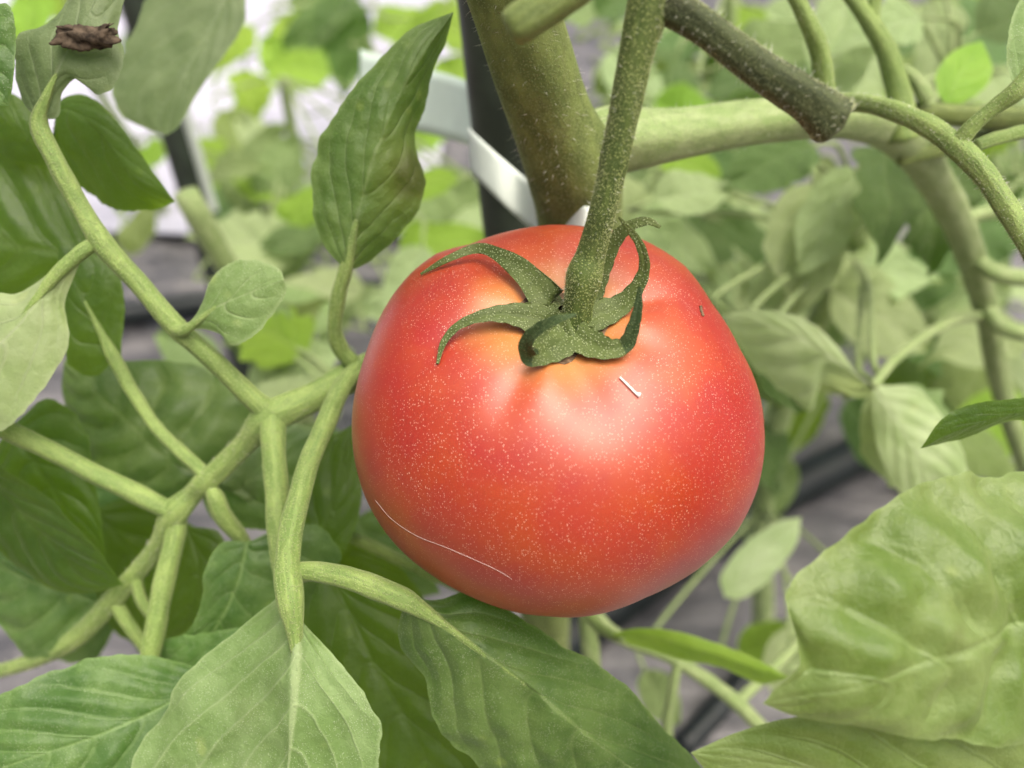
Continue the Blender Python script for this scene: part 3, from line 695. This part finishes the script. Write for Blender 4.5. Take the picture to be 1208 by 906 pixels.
lf('leaf_dark', [(110,600,.236),(160,660,.236),(200,720,.238),(235,790,.24)], [(170,585),(235,630),(268,710)], [(85,650),(115,720),(180,780)], 0.003, 0.003, N=5, pucker=0.08)
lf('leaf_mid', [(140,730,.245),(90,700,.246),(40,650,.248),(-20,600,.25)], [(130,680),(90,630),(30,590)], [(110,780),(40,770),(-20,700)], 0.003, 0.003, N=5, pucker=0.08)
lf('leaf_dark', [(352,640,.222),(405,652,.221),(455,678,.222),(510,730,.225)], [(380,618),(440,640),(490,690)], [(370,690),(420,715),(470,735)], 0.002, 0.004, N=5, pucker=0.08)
lf('leaf_mid', [(200,600,.258),(170,560,.258),(130,530,.26),(70,500,.262)], [(200,560),(180,510),(110,480)], [(160,620),(110,600),(70,550)], 0.003, 0.0, N=5, pucker=0.08)
lf('leaf_mid', [(420,610,.262),(440,650,.26),(470,680,.26),(520,700,.262)], [(450,600),(480,640),(510,680)], [(415,650),(440,690),(480,705)], 0.0, 0.0, N=4, pucker=0.08)
pet([(335,600,0.205,14),(380,622,0.21,13),(430,640,0.214,14),(490,668,0.22,14),(560,700,0.226,14)], 'stem_light', 40)
# ---------------------------------------------- stalks and leaves on the right
RL = stemtube('compound_leaf', plant, 'stem_light', [(960,128,0.20,22),(985,121,0.190,20),(1030,124,0.178,21),(1080,142,0.168,24),(1125,170,0.162,27),(1165,212,0.158,26),(1205,275,0.155,25),(1260,370,0.152,26)], 70, 20, hairs=600, hl=0.0009, fuzz=3500)
def rp(rows, mat='stem_light', n=40): return stemtube('petiole', RL, mat, rows, n, 16)
rp([(1132,166,0.161,20),(1150,146,0.159,18),(1175,125,0.157,18),(1200,106,0.155,22),(1225,70,0.154,16)])
rp([(1150,172,0.168,14),(1180,162,0.17,16),(1230,150,0.172,18)])
traced('leaflet', RL, 'leaf_pale', [(1200,108,.155),(1212,70,.154),(1225,30,.154),(1245,-30,.156)], [(1190,85),(1188,50),(1196,15),(1220,-20)], [(1230,90),(1250,50),(1260,0)], N=4, pucker=0.05)
# narrow dark leaf tip at the right edge
traced('leaflet', RL, 'leaf_dark', [(1290,480,.160),(1240,482,.159),(1180,492,.158),(1130,508,.158),(1086,529,.159)], [(1250,462),(1200,470),(1150,476),(1110,496)], [(1250,500),(1200,496),(1150,512),(1110,524)], -0.001, 0.004, N=5, pucker=0.03)

SB = stemtube('compound_leaf', plant, 'stem_light', [(975,150,0.208,36),(972,105,0.203,27),(968,65,0.198,23),(950,20,0.193,20),(925,-30,0.19,18)], 40, 16, hairs=200, hl=0.0012)
stemtube('petiole', SB, 'stem_light', [(1066,165,0.222,34),(1060,110,0.219,26),(1045,60,0.216,24),(1025,25,0.214,20),(995,-15,0.212,16)], 40, 16)
stemtube('petiole', SB, 'stem_light', [(1033,40,0.215,18),(1030,20,0.214,16),(1036,-20,0.212,16)], 24, 14)
stemtube('petiole', SB, 'stem_main', [(1040,130,0.230,26),(1090,133,0.230,24),(1150,137,0.230,26),(1230,140,0.23,28)], 40, 16)
stemtube('petiole', SB, 'stem_main', [(1060,190,0.236,14),(1130,170,0.236,20),(1180,158,0.236,18),(1230,150,0.236,18)], 40, 16)
stemtube('petiole', SB, 'stem_pale', [(1095,118,0.225,20),(1080,95,0.224,16),(1065,80,0.223,12)], 24, 14)
traced('leaflet', SB, 'leaf_lime', [(1118,125,.262),(1125,100,.262),(1140,75,.264),(1158,48,.268)], [(1106,110),(1105,85),(1125,60)], [(1135,122),(1165,100),(1170,75)], N=4, pucker=0.05)

# big old leaf, lower right, close to the lens
BR = stemtube('compound_leaf', plant, 'stem_pale', [(695,960,0.30,26),(800,1060,0.26,24),(1050,1080,0.19,22),(1250,980,0.15,22),(1330,800,0.132,20),(1300,704,0.1255,14),(1262,716,0.1225,8)], 60, 16)
traced('leaflet', BR, 'leaf_old', [(1310,700,.126),(1200,740,.1175),(1100,780,.1105),(1010,812,.108),(900,830,.1125)],
   [(1330,600,.130),(1270,560,.128),(1208,557,.125),(1110,563,.121),(1060,585,.118),(1010,622,.115),(958,665,.112),(929,700,.1105),(936,740,.1105),(945,782,.1095),(922,806,.111)],
   [(1300,840,.124),(1200,880,.117),(1100,872,.113),(1010,856,.1115),(940,845,.1125)], N=7, k=0.18, pucker=0.10, rough=0.048, rib=1.2, nu=150, nv=44)
traced('leaflet', BR, 'leaf_old', [(1330,985,.13),(1140,940,.122),(1000,915,.120),(900,900,.121),(815,888,.123)],
   [(1300,860,.126),(1120,850,.1215),(1000,835,.1185),(930,846,.120),(870,864,.122)], [(1250,1040,.128),(1020,990,.122),(900,950,.122),(840,915,.123)], N=6, k=0.35, pucker=0.07, nu=110, nv=34)

stemtube('petiole', RL, 'stem_pale', [(1165,370,0.33,14),(1120,380,0.31,12),(1060,420,0.275,12),(1030,455,0.256,10)], 30, 12)
traced('leaflet', RL, 'leaf_soft', [(1030,455,.256),(1060,500,.252),(1085,540,.25),(1108,582,.252)], [(1030,500),(1042,545),(1066,585)], [(1080,458),(1115,495),(1142,552),(1130,578)], 0.004, 0.0, N=5, pucker=0.06)
traced('leaflet', RL, 'leaf_soft', [(1035,462,.258),(985,425,.262),(930,392,.266),(852,372,.272)], [(1010,470),(965,450),(955,485),(925,465),(880,420)], [(1010,440),(985,405),(945,375),(890,365)], 0.010, 0.0, N=5, pucker=0.10, serr=0.04)
# lit lime leaflet under the fruit and pale one behind
SH = stemtube('compound_leaf', plant, 'stem_light', [(688,690,0.262,18),(698,730,0.245,14),(720,748,0.232,12),(735,752,0.228,8)], 30, 12)
traced('leaflet', SH, 'leaf_lime', [(722,748,.228),(770,752,.225),(820,765,.223),(880,785,.224),(932,800,.227)], [(745,742),(790,743),(840,757),(890,776)], [(745,760),(780,772),(840,785),(900,806)], 0.0, 0.006, N=5, pucker=0.03)
traced('leaflet', SH, 'leaf_soft', [(855,705,.34),(885,670,.34),(915,640,.345),(945,610,.35)], [(850,680),(880,640),(920,615)], [(880,705),(915,675),(940,640)], N=4)

# ================================================================== pole, tape, stake
def vertical_pole(name, x0, y0, x1, y1, d0, wpx, mat, label, cat):
    a = P(x0, y0, d0); r = wpx * d0 / FPX / 2
    ray = P(x1, y1, 1.0) - CAM
    # second point: same distance from the camera in plan, so the pole stands upright with a slight lean
    t = (a.y - CAM.y) / ray.y; b = CAM + ray * t
    dirv = (b - a).normalized()
    top = a - dirv * 0.30; bot = a + dirv * ((a.z + 0.02) / -dirv.z)
    pts = [(top + (bot - top) * (i / 8), r) for i in range(9)]
    v, f, _ = tube(pts, 60, 28, 0.006, 0.02)
    o = link(name, mesh(name, v, f, M[mat])); tag(o, label, cat); return o, a, dirv, r
pole, pa, pdir, pr = vertical_pole('support_pole', 583, 0, 607, 280, 0.222, 88, 'pole', 'dark green plastic support pole behind the thick main stem', 'pole')
stake, sa, sdirv, sr = vertical_pole('support_stake', 196, 120, 250, 300, 0.62, 36, 'pole', 'slim black stake with a pale strip standing at the white film', 'stake')
sv = []
for i in range(12):
    t = -0.02 + 0.115 * i / 11
    c0 = sa + sdirv * t
    for s_ in (0.75, 1.55, 1.55, 0.75):
        sv.append(c0 + RGT * sr * s_ - FWD * (sr * 0.55))
for q in range(len(sv)):
    if q % 4 in (2, 3): sv[q] = sv[q] + FWD * 0.002
link('strip', mesh('strip', sv, grid_faces(12, 4, True), M['tape'], smooth=False), stake)

def ribbon(name, up, lo, mat, parent=None, n=90, m=7):
    U = curve(px(up), n); L = curve(px(lo), n)
    t = np.linspace(0, 1, m)[None, :, None]; v = U[:, None, :] * (1 - t) + L[:, None, :] * t
    me = mesh(name, v.reshape(-1, 3), grid_faces(n, m), M[mat]); o = link(name, me, parent)
    md = o.modifiers.new('thickness', 'SOLIDIFY'); md.thickness = 0.0004; md.offset = 0; return o
tape = ribbon('tie_tape', [(552,150,.2225),(556,154,.2190),(566,163,.2150),(585,180,.2118),(612,203,.2110),(634,221,.2020),(655,235,.189),(690,243,.178),(708,244,.181),(718,240,.190)],
                    [(556,204,.2225),(560,209,.2185),(569,217,.2150),(588,236,.2118),(614,260,.2110),(634,274,.2020),(655,280,.189),(690,283,.178),(708,284,.181),(718,278,.190)], 'tape')
tag(tape, 'white plastic tape tying the thick stem to the dark pole', 'tape')
tape2 = ribbon('tie_tape', [(425,58,.33),(455,68,.315),(480,76,.30),(530,88,.270),(560,100,.25)], [(425,138,.33),(455,146,.315),(480,152,.30),(530,164,.270),(560,174,.25)], 'mint')
tag(tape2, 'pale mint tape stretched from the dark pole past the upright leaf', 'tape')

# withered brown scrap on the grey leaf
wv = []
wc = P(103, 42, 0.1545); e1 = (RGT * 1.0 + UPV * 0.22).normalized(); e2 = (UPV - RGT * 0.22).normalized(); e3 = -FWD
for i in range(40):
    for j in range(30):
        t = i / 39 * math.pi; ph = 2 * math.pi * j / 30
        q = e1 * (-math.cos(t) * 0.0056) + e2 * (math.sin(t) ** 0.6 * math.cos(ph) * 0.0021) + e3 * (math.sin(t) ** 0.6 * math.sin(ph) * 0.0017)
        k1 = noise.noise(Vector((q.dot(e1) * 260, q.dot(e2) * 1100, q.dot(e3) * 900))); k2 = noise.noise(q * 1500)
        wv.append(wc + q * (1 + 0.55 * k1 + 0.32 * k2) + e2 * 0.0009 * math.sin(i * 0.18))
o = link('withered_petals', mesh('withered_petals', wv, grid_faces(40, 30, True), M['dry']))
tag(o, 'shrivelled brown scrap of dead petals stuck on the grey leaf', 'petals')

# ================================================================== plants behind, out of focus
def unit_leaf(seed, wid, lobes):
    random.seed(seed)
    mid = [Vector((0, 0, 0)), Vector((0.02, 0.3, 0.03)), Vector((-0.01, 0.6, 0.03)), Vector((0.02, 0.85, -0.06)), Vector((0.0, 1.0, -0.16))]
    prof = [(0.05, 0.30), (0.12, 0.70), (0.22, 0.98), (0.30, 0.80), (0.40, 0.95), (0.50, 0.66), (0.58, 0.72), (0.70, 0.44), (0.82, 0.26), (0.92, 0.12)]
    lb = lambda t, w, ph: wid * (w if lobes > 0.12 else math.sin(math.pi * min(1, t * 1.02) ** 0.72) ** 0.9) * (1 + lobes * math.sin(9 * t + ph))
    L = [Vector((-lb(t, w, seed), t, 0.10 * w + 0.05 * math.sin(7 * t + seed))) for t, w in prof]
    R = [Vector((lb(t, w, 2 * seed), t, 0.08 * w + 0.05 * math.sin(6 * t + 3 * seed))) for t, w in prof]
    return mid, L, R
UL = {}
for kind in ('soft', 'grey', 'mid', 'lime', 'dark', 'pale', 'old'):
    for s in range(3):
        mid, L, R = unit_leaf(s * 3 + 1, (0.30, 0.36, 0.27)[s], (0.10, 0.18, 0.06)[s])
        UL[kind, s] = loft_leaf('leaf_blade', mid, L, R, M['leaf_' + kind], nu=40, nv=9, N=5, pucker=0.10, rough=0.02, face=(0, 0, 1), seed=3.1 * s)
random.seed(21)
# stem positions: pixel of a point on the stem, distance, top height, label
specs = [
 (1020, 330, 0.42, 'blurred tomato plant with grey green leaves behind the side branch'),
 (1190, 300, 0.62, 'out of focus tomato plant beyond the grey leaved one, past the side branch'),
 (860, 120, 0.75, 'far tomato plant showing between the fruit stalk and the side branch'),
 (330, 210, 0.85, 'blurred tomato plant beside the slim black stake'),
 (440, 60, 1.25, 'far yellow green tomato plant on the white film behind the upright leaf'),
 (120, 70, 1.05, 'far yellow green tomato plant behind the withered scrap'),
 (300, 420, 0.42, 'low pale tomato shoot on dark film behind the small round leaflet'),
]
PL = []
for x, y, d, label in specs:
    p = P(x, y, d); e = tag(empty('tomato_plant', Vector((p.x, p.y, 0))), label, 'tomato plant', 'tomato plants out of focus behind')
    pts = [(Vector((p.x + 0.02 * math.sin(5 * t + x), p.y + 0.015 * math.cos(4 * t + y), (p.z + 0.10) * t)), 0.0085 - 0.003 * t) for t in (0, .2, .4, .6, .8, 1.0)]
    v, f, _ = tube(pts, 40, 12, 0.05, 0.1); link('main_stem', mesh('main_stem', v, f, M['stem_pale'], attrs=TUBE_AT[0]), e)
    PL.append((e, p, pts))
def bleaf(pi, x, y, d, length, ang, kind, tilt=0.0, roll=None, up=0.5, var=None):
    """leaf with base at pixel (x, y), length in pixels, pointing at ang degrees in the picture (90 = up)"""
    e, p, pts = PL[pi]; b = P(x, y, d); L = length * d / FPX; a = math.radians(ang)
    dr = (RGT * math.cos(a) + UPV * math.sin(a) + FWD * tilt).normalized()
    nrm = -FWD * (1 - up) + Vector((0, 0, 1)) * up + RGT * (random.uniform(-.35, .35) if roll is None else roll)
    nrm = (nrm - dr * nrm.dot(dr)).normalized(); sd_ = dr.cross(nrm)
    mt = Matrix((sd_, dr, nrm)).transposed().to_4x4(); mt = Matrix.Translation(b) @ mt @ Matrix.Diagonal((L * random.uniform(0.9, 1.15), L, L, 1))
    o = link('leaf', UL[kind, random.randrange(3) if var is None else var], e); o.matrix_basis = mt
    # petiole back towards the stem
    sp = min((q for q, _ in pts), key=lambda q: (q - (b - Vector((0, 0, 0.04)))).length)
    q1 = b - dr * L * 0.25 - Vector((0, 0, L * 0.10)); r = max(0.0011, L * 0.018)
    v, f, _ = tube([(b + dr * L * 0.03, r * 0.7), (q1, r), ((q1 + sp) * 0.5 + Vector((0, 0, 0.01)), r * 1.15), (sp, r * 1.4)], 18, 8, 0.0, 0.0)
    po = link('petiole', mesh('petiole', v, f, M['stem_pale'], attrs=TUBE_AT[0]), None); po.parent = o; po.matrix_parent_inverse = mt.inverted()
    return o

# right-hand mass
R_ = [
 (0, 1090, 20, .34, 130, 200, 'soft'), (0, 1000, -10, .36, 150, 260, 'soft'), (0, 1100, 0, .38, 150, 280, 'soft'), (0, 1150, 40, .4, 120, 20, 'mid'),
 (0, 770, 235, .33, 110, 10, 'soft'), (0, 960, 170, .34, 130, 205, 'mid'), (0, 850, 215, .4, 110, 160, 'lime'), (0, 1045, 170, .30, 150, 262, 'mid'), (0, 1090, 185, .30, 150, 285, 'mid'),
 (0, 1010, 200, .32, 150, 240, 'soft'), (0, 960, 215, .33, 160, 262, 'soft'), (0, 905, 380, .35, 150, 60, 'soft'), (0, 860, 370, .30, 150, 305, 'pale'), (0, 900, 385, .29, 130, 300, 'mid'),
 (0, 930, 400, .29, 120, -35, 'old'), (0, 1040, 455, .27, 140, 285, 'soft'), (0, 1040, 455, .27, 120, 310, 'pale'), (0, 1000, 300, .40, 130, 200, 'soft'), (0, 980, 340, .4, 150, 330, 'soft'),
 (0, 850, 260, .45, 110, 330, 'mid'), (0, 900, 280, .5, 120, 350, 'soft'), (1, 1130, 330, .45, 140, 190, 'mid'), (1, 1170, 300, .45, 130, 250, 'soft'), (1, 1208, 260, .4, 140, 200, 'mid'),
 (1, 1200, 380, .45, 140, 200, 'soft'), (1, 1170, 420, .5, 130, 230, 'old'), (1, 1210, 470, .45, 150, 215, 'lime'), (1, 1140, 250, .5, 120, 300, 'mid'), (1, 1120, 470, .5, 120, 170, 'dark'), (1, 1190, 540, .42, 140, 170, 'old'),
 (1, 1080, 330, .55, 130, 320, 'soft'), (1, 1060, 420, .55, 130, 330, 'mid'), (1, 1000, 470, .55, 120, 300, 'mid'), (1, 1100, 270, .6, 160, 10, 'dark'), (1, 1030, 380, .5, 140, 140, 'soft'),
 (1, 1180, 200, .6, 140, 190, 'mid'), (1, 1200, 100, .6, 150, 170, 'soft'), (1, 1190, 30, .6, 150, 200, 'mid'),
 (2, 800, 60, .6, 130, 250, 'mid'), (2, 850, 40, .65, 120, 200, 'mid'), (2, 890, 100, .6, 130, 240, 'soft'), (2, 920, 30, .7, 130, 190, 'lime'), (2, 720, 60, .6, 110, 300, 'soft'), (2, 700, 110, .6, 90, 20, 'old'),
 (2, 830, 110, .6, 120, 10, 'mid'), (2, 770, 120, .55, 120, 340, 'lime'), (2, 900, 10, .6, 110, 330, 'soft'), (2, 960, 60, .6, 120, 250, 'mid'), (2, 760, 260, .5, 110, 320, 'soft'), (2, 800, 300, .55, 120, 20, 'mid'),
 (2, 1060, 70, .6, 120, 200, 'soft'), (2, 870, 330, .6, 120, 300, 'soft'), (2, 700, 20, .7, 110, 40, 'mid'), (2, 860, 180, .7, 140, 200, 'mid'), (2, 940, 140, .7, 140, 180, 'soft')]
for pi, x, y, d, L, an, kd in R_: bleaf(pi, x, y, d, L, an, kd, tilt=random.uniform(-.35, .35), up=random.uniform(.3, .7))
# left: behind the compound leaf, then the far yellow-green ones on the white film
L_ = [
 (3, 310, 235, .7, 90, 60, 'pale'), (3, 340, 240, .7, 90, 150, 'lime'), (3, 280, 250, .75, 120, 60, 'pale'), (3, 350, 300, .6, 130, 170, 'soft'), (3, 300, 320, .65, 120, 20, 'pale'), (3, 390, 270, .6, 90, 200, 'mid'), (3, 330, 270, .6, 80, 40, 'lime'),
 (3, 250, 330, .6, 100, 340, 'soft'), (3, 430, 340, .55, 120, 190, 'soft'), (3, 470, 300, .5, 120, 10, 'lime'), (3, 400, 380, .5, 120, 170, 'pale'), (3, 240, 260, .8, 90, 30, 'mid'), (3, 250, 190, .8, 90, 300, 'lime'), (3, 370, 210, .8, 110, 300, 'mid'),
 (3, 500, 290, .45, 110, 250, 'soft'), (3, 540, 210, .5, 90, 200, 'lime'), (3, 520, 200, .6, 110, 300, 'pale'), (3, 450, 240, .7, 120, 330, 'pale'),
 (6, 290, 450, .40, 130, 20, 'soft'), (6, 330, 440, .40, 120, 100, 'pale'), (6, 360, 420, .38, 120, 150, 'lime'), (6, 310, 420, .42, 110, 40, 'old'), (6, 380, 460, .36, 110, 200, 'soft'), (6, 260, 440, .42, 110, 150, 'pale'), (6, 390, 500, .36, 110, 250, 'mid'), (6, 330, 400, .42, 90, 320, 'soft'),
 (4, 420, 10, 1.1, 110, 200, 'mid'), (4, 440, 40, 1.1, 100, 20, 'lime'), (4, 480, 20, 1.0, 110, 340, 'lime'), (4, 390, 90, 1.1, 90, 170, 'lime'), (4, 350, 110, 1.2, 80, 120, 'lime'), (4, 520, 70, 1.0, 90, 300, 'lime'), (4, 300, 30, 1.3, 90, 230, 'lime'), (4, 330, 20, 1.2, 100, 300, 'lime'),
 (4, 400, -10, 1.1, 120, 270, 'mid'), (4, 290, 80, 1.3, 80, 280, 'lime'), (4, 520, 10, .9, 110, 230, 'lime'), (4, 460, 180, 1.0, 90, 20, 'lime'), (4, 430, 160, 1.0, 100, 240, 'pale'), (4, 340, 0, 1.3, 80, 350, 'mid'), (4, 260, 130, 1.2, 100, 300, 'old'),
 (5, 60, 20, 1.0, 110, 30, 'lime'), (5, 100, 10, .9, 120, 60, 'mid'), (5, 30, 60, .9, 110, 80, 'lime'), (5, 150, 60, 1.0, 90, 300, 'lime'), (5, 160, 180, 1.0, 80, 250, 'lime'), (5, 200, 170, 1.0, 80, 220, 'lime'), (5, 180, 20, .9, 100, 260, 'mid'), (5, 150, 300, .9, 80, 60, 'old'), (5, 240, 160, 1.0, 80, 280, 'lime')]
for pi, x, y, d, L, an, kd in L_: bleaf(pi, x, y, d, L, an, kd, tilt=random.uniform(-.35, .35), up=random.uniform(.3, .7))
# low leaves under the fruit on the right
for pi, x, y, d, L, an, kd in [(0, 940, 690, .42, 110, 300, 'pale'), (0, 1000, 720, .40, 110, 220, 'soft'), (0, 900, 500, .5, 90, 280, 'mid'), (0, 870, 770, .45, 90, 20, 'lime'), (0, 930, 740, .4, 90, 260, 'soft'), (0, 930, 540, .5, 70, 260, 'pale'), (0, 760, 790, .4, 80, 300, 'pale')]:
    bleaf(pi, x, y, d, L, an, kd)

# further leaves of the plants behind, filling the right and upper middle
for _ in range(130):
    x, y = random.uniform(690, 1230), random.uniform(-20, 460); d = random.uniform(.42, .95)
    if x < 930 and y > 330: continue
    pi = 1 if x > 1000 else (0 if y > 200 else 2)
    bleaf(pi, x, y, d, random.uniform(60, 120) * (0.6 / d) ** 0.4, random.uniform(150, 390), random.choice(['soft', 'soft', 'soft', 'soft', 'pale', 'mid', 'lime']), tilt=random.uniform(-.4, .4), up=random.uniform(.3, .8))
for _ in range(16):
    x, y = random.uniform(240, 560), random.uniform(190, 400); d = random.uniform(.5, .9)
    bleaf(3, x, y, d, random.uniform(60, 100), random.uniform(0, 360), random.choice(['soft', 'pale', 'pale', 'lime']), tilt=random.uniform(-.4, .4), up=random.uniform(.3, .8))
